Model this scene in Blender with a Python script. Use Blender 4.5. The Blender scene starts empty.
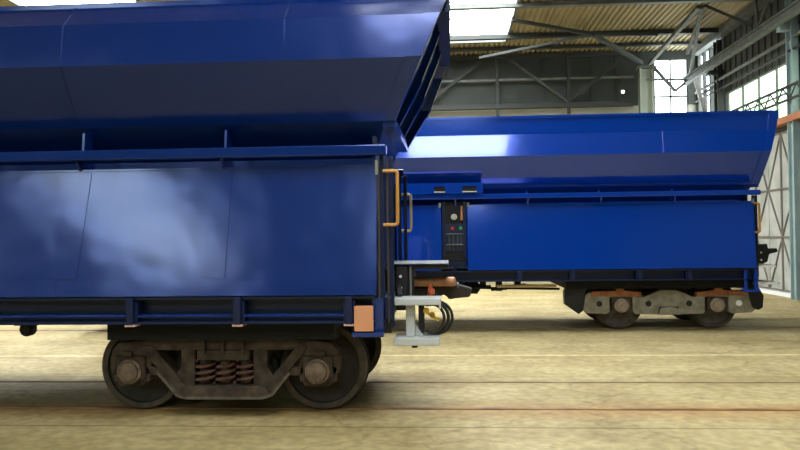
import bpy, bmesh, math, random
from mathutils import Vector, Matrix
random.seed(7)
S = bpy.context.scene
COL = S.collection

# ---------------------------------------------------------------- camera
cd = bpy.data.cameras.new('camera'); cam = bpy.data.objects.new('camera', cd); COL.objects.link(cam)
cd.sensor_width = 36.0; cd.lens = 750 / 800 * 36.0
cam.matrix_world = (Matrix.Translation((0, 0, 1.78)) @ Matrix.Rotation(math.radians(3.8), 4, 'Z')
                    @ Matrix.Rotation(math.pi / 2 + math.atan(12 / 750), 4, 'X') @ Matrix.Rotation(math.radians(-0.69), 4, 'Z'))
S.camera = cam

# ---------------------------------------------------------------- world, exposure
w = bpy.data.worlds.new('world'); S.world = w; w.use_nodes = True
w.node_tree.nodes['Background'].inputs[0].default_value = (0.85, 0.93, 1.0, 1)
w.node_tree.nodes['Background'].inputs[1].default_value = 1.0
S.view_settings.view_transform = 'Standard'; S.view_settings.look = 'None'
S.view_settings.gamma = 1.0; S.view_settings.use_curve_mapping = False
S.view_settings.exposure = 0.08
SKY = 15.0        # radiance of the milky roof glazing
WIN = 6.0         # radiance of the side windows
REAR = 3.0        # windows in the wall behind the camera

# ---------------------------------------------------------------- materials
def _new(name):
    m = bpy.data.materials.new(name); m.use_nodes = True
    nt = m.node_tree; b = nt.nodes['Principled BSDF']
    return m, nt, b

def mat(name, col, rough=0.6, metal=0.0, col2=None, scale=6.0, detail=6.0, bump=0.0, bscale=None, coat=0.0, coatr=0.1, lo=0.35, hi=0.65, ior=1.5, stretch=(1, 1, 1)):
    m, nt, b = _new(name)
    b.inputs['Base Color'].default_value = (*col, 1)
    b.inputs['Roughness'].default_value = rough
    b.inputs['Metallic'].default_value = metal
    b.inputs['Coat Weight'].default_value = coat
    b.inputs['Coat Roughness'].default_value = coatr
    b.inputs['IOR'].default_value = ior
    tc = nt.nodes.new('ShaderNodeTexCoord'); mp = nt.nodes.new('ShaderNodeMapping')
    nt.links.new(tc.outputs['Object'], mp.inputs[0]); mp.inputs['Scale'].default_value = stretch
    if col2 is not None:
        n = nt.nodes.new('ShaderNodeTexNoise'); n.inputs['Scale'].default_value = scale; n.inputs['Detail'].default_value = detail
        r = nt.nodes.new('ShaderNodeValToRGB')
        r.color_ramp.elements[0].position = lo; r.color_ramp.elements[0].color = (*col, 1)
        r.color_ramp.elements[1].position = hi; r.color_ramp.elements[1].color = (*col2, 1)
        nt.links.new(mp.outputs[0], n.inputs[0]); nt.links.new(n.outputs[0], r.inputs[0]); nt.links.new(r.outputs[0], b.inputs['Base Color'])
    if bump:
        n = nt.nodes.new('ShaderNodeTexNoise'); n.inputs['Scale'].default_value = bscale or scale; n.inputs['Detail'].default_value = 2
        bp = nt.nodes.new('ShaderNodeBump'); bp.inputs['Strength'].default_value = 1.0; bp.inputs['Distance'].default_value = bump
        nt.links.new(mp.outputs[0], n.inputs[0]); nt.links.new(n.outputs[0], bp.inputs['Height']); nt.links.new(bp.outputs[0], b.inputs['Normal'])
    return m

def glow(name, col, col2, strength, scale=3.0):
    m, nt, b = _new(name)
    n = nt.nodes.new('ShaderNodeTexNoise'); n.inputs['Scale'].default_value = scale
    tc = nt.nodes.new('ShaderNodeTexCoord'); nt.links.new(tc.outputs['Object'], n.inputs[0])
    r = nt.nodes.new('ShaderNodeValToRGB')
    r.color_ramp.elements[0].position = 0.35; r.color_ramp.elements[0].color = (*col, 1)
    r.color_ramp.elements[1].position = 0.65; r.color_ramp.elements[1].color = (*col2, 1)
    nt.links.new(n.outputs[0], r.inputs[0])
    b.inputs['Base Color'].default_value = (0.7, 0.75, 0.7, 1); b.inputs['Roughness'].default_value = 0.4
    nt.links.new(r.outputs[0], b.inputs['Emission Color']); b.inputs['Emission Strength'].default_value = strength
    return m

M = {}
M['blue'] = mat('blue_gloss_paint', (0.001, 0.024, 0.175), rough=0.21, metal=0.30, bump=0.032, bscale=1.2, coat=0.5, coatr=0.14)
M['bluefar'] = mat('blue_gloss_paint_lit', (0.002, 0.050, 0.42), rough=0.12, metal=0.25, bump=0.004, bscale=1.3, coat=0.8, coatr=0.05)  # same blue paint, brightened for the stronger light on the far wagon
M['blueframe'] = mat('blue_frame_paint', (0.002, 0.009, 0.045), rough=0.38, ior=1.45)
M['black'] = mat('black_paint', (0.004, 0.004, 0.005), rough=0.55)
M['lip'] = mat('dusty_frame_lip', (0.07, 0.055, 0.04), rough=0.85, col2=(0.16, 0.13, 0.09), scale=9)
M['dark'] = mat('dark_underframe_paint', (0.003, 0.003, 0.004), rough=0.85)
M['rust'] = mat('rusty_cast_steel', (0.028, 0.018, 0.012), rough=0.85, col2=(0.085, 0.055, 0.036), scale=9, bump=0.006, bscale=30)
M['spring'] = mat('rusty_spring_steel', (0.09, 0.03, 0.022), rough=0.9, col2=(0.15, 0.075, 0.055), scale=14)
M['wheel'] = mat('dull_wheel_steel', (0.014, 0.011, 0.009), rough=0.7, col2=(0.035, 0.027, 0.02), scale=7)
M['tread'] = mat('worn_tread_steel', (0.05, 0.036, 0.026), rough=0.6, metal=0.2, col2=(0.10, 0.072, 0.05), scale=10)
M['cap'] = mat('dusty_cap_steel', (0.12, 0.08, 0.055), rough=0.8, col2=(0.20, 0.135, 0.09), scale=12)
M['farwheel'] = mat('dusty_wheel_steel', (0.07, 0.06, 0.045), rough=0.7, col2=(0.14, 0.12, 0.09), scale=8)
M['farcap'] = mat('pale_dusty_cap', (0.26, 0.19, 0.14), rough=0.8, col2=(0.38, 0.30, 0.23), scale=12)
M['y25'] = mat('dusty_grey_cast_steel', (0.20, 0.18, 0.125), rough=0.8, col2=(0.32, 0.29, 0.21), scale=7)
M['orange_rust'] = mat('fresh_orange_rust', (0.28, 0.09, 0.03), rough=0.85, col2=(0.40, 0.17, 0.07), scale=9)
M['copper'] = mat('copper_brown_steel', (0.42, 0.18, 0.09), rough=0.45, metal=0.3, col2=(0.5, 0.27, 0.15), scale=10)
M['silver'] = mat('matt_silver_paint', (0.50, 0.51, 0.50), rough=0.5)
M['plate_grey'] = mat('grey_steel_plate', (0.18, 0.19, 0.19), rough=0.5)
M['gold'] = mat('ochre_handrail_paint', (0.50, 0.24, 0.05), rough=0.4)
M['palegold'] = mat('pale_ochre_handrail_paint', (0.62, 0.47, 0.28), rough=0.4)
M['salmon'] = mat('salmon_primer_plate', (0.62, 0.27, 0.13), rough=0.6)
M['pinkpad'] = mat('pale_pink_pad', (0.72, 0.45, 0.36), rough=0.6)
M['yellow'] = mat('yellow_tap_paint', (0.80, 0.48, 0.03), rough=0.5)
M['pipegrey'] = mat('dark_pipe_steel', (0.06, 0.07, 0.08), rough=0.5)
M['dullrod'] = mat('dull_brown_rod', (0.06, 0.045, 0.04), rough=0.5)
M['rubber'] = mat('black_rubber', (0.01, 0.01, 0.011), rough=0.45)
M['white'] = mat('white_paint', (0.9, 0.9, 0.88), rough=0.5)
M['red'] = mat('red_knob', (0.55, 0.02, 0.03), rough=0.4)
M['green'] = mat('green_knob', (0.02, 0.32, 0.12), rough=0.4)
M['roof'] = mat('tan_corrugated_roof', (0.25, 0.205, 0.10), rough=0.75, col2=(0.37, 0.31, 0.17), scale=1.2, stretch=(1, 0.2, 1))
M['rooframe'] = mat('grey_roof_steel', (0.030, 0.034, 0.030), rough=0.7)
M['palebeam'] = mat('pale_grey_steel', (0.15, 0.16, 0.14), rough=0.65, col2=(0.09, 0.10, 0.09), scale=3)
M['diag'] = mat('grey_lattice_steel', (0.055, 0.06, 0.05), rough=0.7)
M['darkwall'] = mat('dark_grey_cladding', (0.035, 0.040, 0.035), rough=0.8, col2=(0.055, 0.06, 0.05), scale=1.0)
M['beigewall'] = mat('beige_wall_cladding', (0.36, 0.35, 0.28), rough=0.8, col2=(0.44, 0.43, 0.34), scale=0.8)
M['greywall'] = mat('grey_wall_cladding', (0.06, 0.065, 0.06), rough=0.8, col2=(0.09, 0.095, 0.085), scale=0.8)
M['column'] = mat('teal_grey_column', (0.26, 0.36, 0.36), rough=0.6, col2=(0.33, 0.42, 0.40), scale=1.5)
M['colbeige'] = mat('pale_green_column', (0.42, 0.46, 0.38), rough=0.6)
M['gate'] = mat('pale_grey_gate_sheet', (0.36, 0.37, 0.33), rough=0.75, col2=(0.50, 0.50, 0.46), scale=1.5)
M['gatebrace'] = mat('dark_gate_brace', (0.17, 0.15, 0.13), rough=0.7)
M['orangebeam'] = mat('brown_orange_beam', (0.42, 0.16, 0.07), rough=0.7)
M['railsteel'] = mat('rusty_rail_steel', (0.20, 0.085, 0.025), rough=0.6, metal=0.0, col2=(0.36, 0.19, 0.07), scale=2.2, lo=0.4, hi=0.6)
M['raildust'] = mat('dusty_rail_steel', (0.24, 0.17, 0.08), rough=0.7, col2=(0.38, 0.30, 0.16), scale=2.2)
M['sky_glass'] = glow('milky_roof_glazing', (0.93, 0.98, 1.0), (0.88, 0.95, 1.0), SKY, 0.8)
M['dim_glass'] = glow('dim_tinted_roof_glazing', (0.85, 1.0, 0.94), (0.74, 0.90, 0.86), SKY * 0.68, 0.6)  # glow dimmed and tinted to weaken front light and colour the reflections
M['win_glass'] = glow('daylit_window_glass', (0.88, 1.0, 0.88), (0.42, 0.66, 0.42), WIN * 0.6, 1.4)  # glow and green tint stand in for daylight and greenery outside
M['win_white'] = glow('white_window_glass', (0.92, 0.98, 1.0), (0.8, 0.92, 1.0), WIN * 1.5, 0.8)
M['rear_glass'] = glow('rear_window_glass', (0.92, 0.97, 1.0), (0.8, 0.9, 1.0), REAR, 0.8)

def floor_material():
    m, nt, b = _new('worn_beige_concrete')
    N = nt.nodes.new; Lk = nt.links.new
    tc = N('ShaderNodeTexCoord')
    def noise(scale, st, detail=6):
        mp = N('ShaderNodeMapping'); mp.inputs['Scale'].default_value = st; Lk(tc.outputs['Object'], mp.inputs[0])
        n = N('ShaderNodeTexNoise'); n.inputs['Scale'].default_value = scale; n.inputs['Detail'].default_value = detail
        Lk(mp.outputs[0], n.inputs[0]); return n.outputs[0]
    def ramp(fac, stops):
        r = N('ShaderNodeValToRGB'); e = r.color_ramp.elements
        e[0].position, e[0].color = stops[0][0], (*stops[0][1], 1)
        e[1].position, e[1].color = stops[-1][0], (*stops[-1][1], 1)
        for p, c in stops[1:-1]:
            k = e.new(p); k.color = (*c, 1)
        Lk(fac, r.inputs[0]); return r.outputs[0]
    def mix(fac, a, c, mode='MIX'):
        x = N('ShaderNodeMix'); x.data_type = 'RGBA'; x.blend_type = mode
        if isinstance(fac, float): x.inputs[0].default_value = fac
        else: Lk(fac, x.inputs[0])
        Lk(a, x.inputs[6]); Lk(c, x.inputs[7]); return x.outputs[2]
    base = ramp(noise(0.9, (1, 1, 1)), [(0.3, (0.40, 0.30, 0.125)), (0.5, (0.49, 0.385, 0.175)), (0.7, (0.58, 0.47, 0.235))])
    fine = ramp(noise(9, (1, 1, 1), 9), [(0.35, (0.72, 0.70, 0.66)), (0.65, (1.0, 1.0, 1.0))])
    streak = ramp(noise(1.5, (0.12, 1.6, 1), 5), [(0.36, (0.78, 0.74, 0.66)), (0.56, (1.0, 1.0, 1.0))])
    stain = ramp(noise(2.2, (0.5, 1, 1), 4), [(0.30, (0.55, 0.50, 0.42)), (0.42, (1.0, 1.0, 1.0))])
    c = mix(1.0, base, fine, 'MULTIPLY'); c = mix(0.4, c, streak, 'MULTIPLY'); c = mix(0.5, c, stain, 'MULTIPLY')
    # cracks
    v = N('ShaderNodeTexVoronoi'); v.feature = 'DISTANCE_TO_EDGE'; v.inputs['Scale'].default_value = 0.42
    mp = N('ShaderNodeMapping'); Lk(tc.outputs['Object'], mp.inputs[0])
    ad = N('ShaderNodeVectorMath'); ad.operation = 'ADD'
    nn = N('ShaderNodeTexNoise'); nn.inputs['Scale'].default_value = 1.6; nn.inputs['Detail'].default_value = 5; Lk(tc.outputs['Object'], nn.inputs[0])
    Lk(mp.outputs[0], ad.inputs[0]); Lk(nn.outputs[1], ad.inputs[1]); Lk(ad.outputs[0], v.inputs[0])
    cr = ramp(v.outputs[0], [(0.0, (0.45, 0.38, 0.30)), (0.012, (1.0, 1.0, 1.0))])
    c = mix(0.5, c, cr, 'MULTIPLY')
    # rust stains and dirt lying along the embedded rails
    sx = N('ShaderNodeSeparateXYZ'); Lk(tc.outputs['Object'], sx.inputs[0])
    def band(y, wdt):
        s = N('ShaderNodeMath'); s.operation = 'SUBTRACT'; Lk(sx.outputs[1], s.inputs[0]); s.inputs[1].default_value = y
        a = N('ShaderNodeMath'); a.operation = 'ABSOLUTE'; Lk(s.outputs[0], a.inputs[0])
        d = N('ShaderNodeMath'); d.operation = 'DIVIDE'; Lk(a.outputs[0], d.inputs[0]); d.inputs[1].default_value = wdt
        return d.outputs[0]
    rustn = noise(1.1, (0.35, 1, 1), 4)
    for y, wd, col in [(7.78, 0.5, (0.88, 0.46, 0.12)), (9.27, 0.35, (0.68, 0.52, 0.34)), (14.58, 0.5, (0.62, 0.50, 0.38)), (16.02, 0.5, (0.62, 0.50, 0.38))]:
        f = ramp(band(y, wd), [(0.0, (1, 1, 1)), (1.0, (0, 0, 0))])
        mm = N('ShaderNodeMath'); mm.operation = 'MULTIPLY'; Lk(f, mm.inputs[0]); Lk(rustn, mm.inputs[1])
        rc = N('ShaderNodeRGB'); rc.outputs[0].default_value = (*col, 1)
        c = mix(mm.outputs[0], c, mix(1.0, c, rc.outputs[0], 'MULTIPLY'))
    # joints cast into the slab, parallel to the rails, a pale one between the tracks
    for y, wd, col in [(7.08, 0.018, (0.45, 0.38, 0.30)), (9.62, 0.015, (0.5, 0.43, 0.34)), (11.35, 0.05, (1.7, 1.75, 1.9)), (12.9, 0.015, (0.6, 0.55, 0.5)), (5.6, 0.012, (0.5, 0.45, 0.38))]:
        f = ramp(band(y, wd), [(0.6, (1, 1, 1)), (1.0, (0, 0, 0))])
        rc = N('ShaderNodeRGB'); rc.outputs[0].default_value = (*col, 1)
        c = mix(f, c, mix(1.0, c, rc.outputs[0], 'MULTIPLY'))
    Lk(c, b.inputs['Base Color']); b.inputs['Roughness'].default_value = 0.72
    bp = N('ShaderNodeBump'); bp.inputs['Distance'].default_value = 0.01; bp.inputs['Strength'].default_value = 0.5
    Lk(noise(12, (1, 1, 1), 6), bp.inputs['Height']); Lk(bp.outputs[0], b.inputs['Normal'])
    return m
M['floor'] = floor_material()

# ---------------------------------------------------------------- mesh helpers
class MB:
    def __init__(s): s.bm = bmesh.new()
    def quad(s, *pts):
        vs = [s.bm.verts.new(p) for p in pts]; s.bm.faces.new(vs); return s
    def box(s, x0, x1, y0, y1, z0, z1):
        v = [s.bm.verts.new(p) for p in [(x0, y0, z0), (x1, y0, z0), (x1, y1, z0), (x0, y1, z0), (x0, y0, z1), (x1, y0, z1), (x1, y1, z1), (x0, y1, z1)]]
        for f in [(0, 3, 2, 1), (4, 5, 6, 7), (0, 1, 5, 4), (1, 2, 6, 5), (2, 3, 7, 6), (3, 0, 4, 7)]: s.bm.faces.new([v[i] for i in f])
        return s
    def prism(s, poly, y0, y1):            # outline in x,z pulled along y
        a = [s.bm.verts.new((x, y0, z)) for x, z in poly]; b = [s.bm.verts.new((x, y1, z)) for x, z in poly]
        n = len(poly); s.bm.faces.new(a); s.bm.faces.new(b[::-1])
        for i in range(n): s.bm.faces.new([a[i], b[i], b[(i + 1) % n], a[(i + 1) % n]])
        return s
    def prismx(s, poly, x0, x1):           # outline in y,z pulled along x
        a = [s.bm.verts.new((x0, y, z)) for y, z in poly]; b = [s.bm.verts.new((x1, y, z)) for y, z in poly]
        n = len(poly); s.bm.faces.new(a[::-1]); s.bm.faces.new(b)
        for i in range(n): s.bm.faces.new([a[i], a[(i + 1) % n], b[(i + 1) % n], b[i]])
        return s
    def bar(s, p, q, w, h=None):           # rectangular bar between two points
        h = h or w; p = Vector(p); q = Vector(q); d = (q - p).normalized()
        up = Vector((0, 0, 1)) if abs(d.z) < 0.9 else Vector((0, 1, 0))
        a = d.cross(up).normalized() * w / 2; b = a.cross(d).normalized() * h / 2
        vs = [s.bm.verts.new(c + i * a + j * b) for c in (p, q) for i, j in ((-1, -1), (1, -1), (1, 1), (-1, 1))]
        for f in [(0, 1, 2, 3), (7, 6, 5, 4), (0, 4, 5, 1), (1, 5, 6, 2), (2, 6, 7, 3), (3, 7, 4, 0)]: s.bm.faces.new([vs[i] for i in f])
        return s
    def tube(s, path, r, n=10, closed=False):
        path = [Vector(p) for p in path]; rings = []; m = len(path); prev = None
        for i, p in enumerate(path):
            d = (path[min(i + 1, m - 1)] - path[max(i - 1, 0)]).normalized()
            if prev is None:
                up = Vector((0, 0, 1)) if abs(d.z) < 0.9 else Vector((0, 1, 0)); a = d.cross(up).normalized()
            else:
                a = (prev - d * prev.dot(d)).normalized()
            prev = a; b = d.cross(a)
            rings.append([s.bm.verts.new(p + r * (math.cos(2 * math.pi * k / n) * a + math.sin(2 * math.pi * k / n) * b)) for k in range(n)])
        for i in range(m - 1):
            for k in range(n): s.bm.faces.new([rings[i][k], rings[i][(k + 1) % n], rings[i + 1][(k + 1) % n], rings[i + 1][k]])
        s.bm.faces.new(rings[0][::-1]); s.bm.faces.new(rings[-1]); return s
    def lathe(s, prof, c, n=48, axis='y'):  # prof: list of (radius, offset along axis)
        rings = []
        for r, o in prof:
            ring = []
            for k in range(n):
                t = 2 * math.pi * k / n
                if axis == 'y': p = (c[0] + r * math.cos(t), c[1] + o, c[2] + r * math.sin(t))
                elif axis == 'x': p = (c[0] + o, c[1] + r * math.cos(t), c[2] + r * math.sin(t))
                else: p = (c[0] + r * math.cos(t), c[1] + r * math.sin(t), c[2] + o)
                ring.append(s.bm.verts.new(p))
            rings.append(ring)
        for i in range(len(rings) - 1):
            for k in range(n): s.bm.faces.new([rings[i][k], rings[i][(k + 1) % n], rings[i + 1][(k + 1) % n], rings[i + 1][k]])
        s.bm.faces.new(rings[0]); s.bm.faces.new(rings[-1][::-1]); return s
    def build(s, name, m, parent=None, label=None, bevel=0.0, smooth=False, loc=None, solid=0.0):
        bmesh.ops.recalc_face_normals(s.bm, faces=s.bm.faces)
        me = bpy.data.meshes.new(name); s.bm.to_mesh(me); s.bm.free()
        if smooth:
            for p in me.polygons: p.use_smooth = True
        o = bpy.data.objects.new(name, me); COL.objects.link(o); me.materials.append(m)
        if parent is not None: o.parent = parent
        if loc: o.location = loc
        if label: o['label'] = label
        if solid:
            md = o.modifiers.new('solid', 'SOLIDIFY'); md.thickness = solid; md.offset = -1
        if bevel:
            md = o.modifiers.new('bevel', 'BEVEL'); md.width = bevel; md.segments = 2; md.limit_method = 'ANGLE'
        if smooth:
            try:
                md = o.modifiers.new('edges', 'EDGE_SPLIT'); md.split_angle = math.radians(35)
            except Exception: pass
        return o

def thing(name, label, cat, loc=(0, 0, 0), group=None):
    o = bpy.data.objects.new(name, None); COL.objects.link(o); o.location = loc
    return tag(o, label, cat, group)
def tag(o, label, cat, group=None):
    o['label'] = label; o['category'] = cat
    if group: o['group'] = group
    return o
def struct(o): o['kind'] = 'structure'; return o
def children(o): return [c for c in COL.objects if c.parent == o]
def copy_tree(o, parent):
    c = o.copy(); COL.objects.link(c); c.parent = parent
    for ch in children(o): copy_tree(ch, c)
    return c

# ================================================================ THE HALL
FZ = -0.012
YB, XR, ZR = 28.7, 9.3, 8.65
YF, XL = -22.0, -27.0
struct(MB().box(XL, XR + 6, YF, YB + 0.3, FZ - 0.2, FZ).build('floor', M['floor']))

# four rails let into the concrete
for y in (7.83, 9.27, 14.58, 16.02):
    struct(MB().box(XL, XR - 0.05, y - 0.033, y + 0.033, FZ, 0.0).build('rail', M['railsteel'] if y < 8 else M['raildust'], bevel=0.006))

# ceiling: corrugated sheet between the two strips of roof glazing
SK = [(-1.5, 2.08), (-12.4, -8.85), (-23.2, -19.6)]
SEG = [(9.8, 26.5), (-0.5, 5.0), (-16.0, -5.0)]      # glazed stretches, y0..y1; unseen front ones shaped for reflections and floor light
def corr(x0, x1, y0, y1):
    b = MB(); x = x0; p = 0.18; d = 0.05; row = []
    while x < x1 - 1e-6:
        for f, z in ((0, 0), (0.32, 0), (0.5, d), (0.82, d)):
            xx = x + f * p
            if xx <= x1: row.append((xx, z))
        x += p
    row.append((x1, 0))
    vs = [(b.bm.verts.new((x, y0, ZR + z)), b.bm.verts.new((x, y1, ZR + z))) for x, z in row]
    for i in range(len(vs) - 1): b.bm.faces.new([vs[i][0], vs[i + 1][0], vs[i + 1][1], vs[i][1]])
    return b
edges = [XL]
for a, c in sorted(SK): edges += [a, c]
edges.append(XR)
cl = corr(edges[0], edges[1], YF, YB).build('ceiling', M['roof'], solid=0.01); struct(cl)
for i in range(2, len(edges), 2):
    struct(corr(edges[i], edges[i + 1], YF, YB).build('ceiling', M['roof'], solid=0.01))
wn = 0
for a, c in sorted(SK):
    for y0, y1 in ((SEG[0][1], YB), (SEG[1][1], SEG[0][0]), (SEG[2][1], SEG[1][0]), (YF, SEG[2][0])) if a > -5 else ((SEG[0][1], YB), (SEG[2][1], SEG[0][0]), (YF, SEG[2][0])):
        struct(corr(a, c, y0, y1).build('ceiling', M['roof'], solid=0.01))
    for y0, y1 in SEG:
        if y0 == SEG[1][0] and a < -5: continue  # outer strips stay closed here to darken the floor at left
        wn += 1
        e = bpy.data.objects.new('window_%d' % wn, None); COL.objects.link(e); struct(e); e.location = (a, y0, ZR)
        ln = y1 - y0
        MB().box(0.03, c - a - 0.03, 0, ln, 0.05, 0.08).build('pane', M['sky_glass'] if y0 > -1 else M['dim_glass'], e)
        b = MB(); b.box(-0.04, 0.04, 0, ln, -0.04, 0.1); b.box(c - a - 0.04, c - a + 0.04, 0, ln, -0.04, 0.1)
        y = 0.0
        while y < ln:
            b.box(0, c - a, y - 0.015, y + 0.015, 0.0, 0.05); y += 1.75
        b.box(0, c - a, ln - 0.05, ln + 0.05, -0.05, 0.1); b.box(0, c - a, -0.05, 0.05, -0.05, 0.1)
        b.build('window_frame', M['palebeam'], e)

# back wall: beige sheets below, dark sheets above, a tall bright window near the corner
WX0, WX1, WZ0, WZ1 = 7.72, 8.98, 4.6, 8.3
b = MB(); b.box(XL, WX0, YB, YB + 0.2, FZ, 6.62); b.box(WX1, XR + 0.2, YB, YB + 0.2, FZ, 6.62); b.box(WX0, WX1, YB, YB + 0.2, FZ, WZ0)
x = XL
while x < WX0 - 1: b.box(x - 0.02, x + 0.02, YB - 0.02, YB, FZ, 6.62); x += 1.25
wb = struct(b.build('wall_back', M['beigewall']))
b = MB(); b.box(XL, WX0, YB - 0.06, YB + 0.2, 6.62, ZR + 0.06); b.box(WX1, XR + 0.2, YB - 0.06, YB + 0.2, 6.62, ZR + 0.06); b.box(WX0, WX1, YB - 0.06, YB + 0.2, WZ1, ZR + 0.06)
x = XL
while x < WX0 - 0.5: b.box(x - 0.025, x + 0.025, YB - 0.09, YB - 0.06, 6.62, ZR); x += 0.9
b.build('wall_panel', M['darkwall'], wb)
def window(num, pane_fn, frame_fn, glass, frame):
    e = bpy.data.objects.new('window_%d' % num, None); COL.objects.link(e); struct(e)
    pane_fn(MB()).build('pane', glass, e); frame_fn(MB()).build('window_frame', frame, e); return e
window(8, lambda b: b.box(WX0, WX1, YB + 0.08, YB + 0.1, WZ0, WZ1),
       lambda b: b.box(WX0 + 0.6, WX0 + 0.66, YB + 0.02, YB + 0.08, WZ0, WZ1).box(WX0, WX1, YB + 0.02, YB + 0.08, 6.9, 6.97).box(WX0, WX0 + 0.05, YB, YB + 0.1, WZ0, WZ1).box(WX1 - 0.05, WX1, YB, YB + 0.1, WZ0, WZ1),
       M['win_white'], M['palebeam'])

# right wall with a row of windows and the big gate
bays = [(20.8, 25.75), (14.6, 20.1), (7.8, 13.2)]
GY0, GY1, GZ = 20.85, 24.4, 4.62
b = MB(); T0, T1 = XR, XR + 0.25
b.box(T0, T1, YF, GY0, FZ, 4.85).box(T0, T1, GY1, YB, FZ, 4.85).box(T0, T1, GY0, GY1, GZ, 4.85)
b.box(T0, T1, YF, 26.2, 6.45, ZR + 0.06).box(T0, T1, 26.2, YB, 8.35, ZR + 0.06)
ys = sorted(bays); prev = YF
for y0, y1 in ys:
    b.box(T0, T1, prev, y0, 4.85, 6.45); prev = y1
b.box(T0, T1, 25.75, 26.2, 4.85, 6.45).box(T0, T1, 28.5, YB, 4.85, 8.35)
wr = struct(b.build('wall_right', M['greywall']))
b = MB(); y = YF
while y < 26.1: b.box(XR - 0.03, XR, y, y + 0.06, 6.47, ZR); y += 0.45
b.build('wall_panel', M['darkwall'], wr)
for i, (y0, y1) in enumerate(bays):
    def fr(b, y0=y0, y1=y1):
        k = y0
        while k < y1 + 0.01:
            b.box(XR + 0.05, XR + 0.11, k - 0.02, k + 0.02, 4.85, 6.45); k += (y1 - y0) / 4
        return b.box(XR + 0.05, XR + 0.11, y0, y1, 5.62, 5.66)
    window(9 + i, lambda b: b.box(XR + 0.12, XR + 0.14, y0, y1, 4.85, 6.45), fr, M['win_glass'], M['palebeam'])
window(12, lambda b: b.box(XR + 0.12, XR + 0.14, 26.2, 28.5, 4.85, 8.35),
       lambda b: b.box(XR, XR + 0.11, 27.2, 27.38, 4.85, 8.35).box(XR, XR + 0.11, 27.9, 28.05, 4.85, 8.35).box(XR + 0.05, XR + 0.11, 26.2, 28.5, 6.9, 6.98),
       M['win_white'], M['darkwall'])
# gate: two leaves of pale sheet with dark cross braces
gl = bpy.data.objects.new('door_1', None); COL.objects.link(gl); struct(gl); gl.location = (XR, 0, 0)
for y0, y1 in ((GY0 + 0.03, 22.62), (22.66, GY1 - 0.03)):
    lf = MB().box(0.04, 0.1, y0, y1, 0.12, GZ - 0.02).build('gate_leaf', M['gate'], gl)
    ym = (y0 + y1) / 2; zs = [0.15, 1.65, 3.0, GZ - 0.05]
    b = MB(); b.box(0.0, 0.04, ym - 0.03, ym + 0.03, 0.12, GZ - 0.02)
    for z in zs: b.box(0.0, 0.04, y0, y1, z - 0.025, z + 0.025)
    b.build('brace', M['gatebrace'], lf)
    b = MB()
    for (ya, za, yb_, zb) in [(ym, 1.65, y0, 3.0), (ym, 1.65, y1, 3.0), (ym, 1.65, y0, 0.15), (ym, 1.65, y1, 0.15), (ym, GZ - .05, y0, 3.0), (ym, GZ - .05, y1, 3.0)]:
        b.bar((0.02, ya, za), (0.02, yb_, zb), 0.035, 0.035)
    b.build('brace', M['gatebrace'], lf)
MB().box(-0.03, 0.2, GY0 - 0.1, GY1 + 0.1, FZ, 0.1).build('threshold', M['white'], gl)

# left and front walls (behind the camera)
b = MB(); b.box(XL - 0.2, XL, YF, YB, FZ, ZR + 0.06); struct(b.build('wall_left', M['greywall']))
b = MB(); b.box(XL, XR, YF - 0.2, YF, FZ, ZR + 0.06); struct(b.build('wall_front', M['darkwall']))

# ---- steelwork seen in the far corner
def steel(name, label, cat, m, bars, group=None):
    b = MB()
    for p, q, wd in bars: b.bar(p, q, wd)
    return tag(b.build(name, m), label, cat, group)
# dark lattice girder along the back wall
t = thing('lattice_girder', 'dark lattice girder running along the top of the back wall', 'girder', (0, 28.35, 0))
b = MB(); b.box(XL + .5, 6.9, -0.12, 0.12, 6.55, 6.72); b.build('bottom_chord', M['rooframe'], t)
b = MB(); b.box(XL + .5, 6.9, -0.1, 0.1, 8.46, 8.58); b.build('top_chord', M['rooframe'], t)
b = MB(); b.box(XL + .5, 6.9, -0.05, 0.05, 7.60, 7.68); b.build('pipe', M['palebeam'], t, label='grey pipe between the chords')
for k in range(-4, 2):
    x = 1.85 + k * 2.65
    MB().box(x - 0.06, x + 0.06, -0.06, 0.06, 6.3, 8.46).build('post', M['rooframe'], t)
for k in range(-2, 1):
    x = 4.45 + k * 5.3
    MB().bar((x, -0.08, 6.75), (x - 2.1, -0.08, 8.35), 0.1).build('diagonal', M['diag'], t)
    MB().bar((x, -0.08, 6.75), (x + 2.1, -0.08, 8.35), 0.1).build('diagonal', M['rooframe'], t)
# columns
t = thing('steel_column', 'pale green column left of the bright corner window', 'column', (7.3, 28.2, FZ))
MB().box(-0.24, 0.24, -0.05, 0.05, 0, 7.9).box(-0.24, -0.2, -0.15, 0.15, 0, 7.9).box(0.2, 0.24, -0.15, 0.15, 0, 7.9).build('shaft', M['colbeige'], t)
MB().box(-0.34, 0.34, -0.2, 0.2, 7.9, 7.98).build('cap_plate', M['palebeam'], t)
cols = [('teal grey column at the right picture edge beside the gate', 20.5, 'column'),
        ('dark column between the two groups of right wall windows', 25.98, 'rooframe')]
for lab, y, mm in cols:
    t = thing('steel_column', lab, 'column', (9.14, y, FZ))
    MB().box(-0.1, 0.08, -0.17, -0.13, 0, ZR - 0.35).box(-0.1, 0.08, 0.13, 0.17, 0, ZR - 0.35).box(-0.02, 0.02, -0.13, 0.13, 0, ZR - 0.35).build('shaft', M[mm], t)
    MB().box(-0.35, 0.14, -0.12, 0.12, 7.14, 7.30).build('bracket', M[mm], t)
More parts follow.
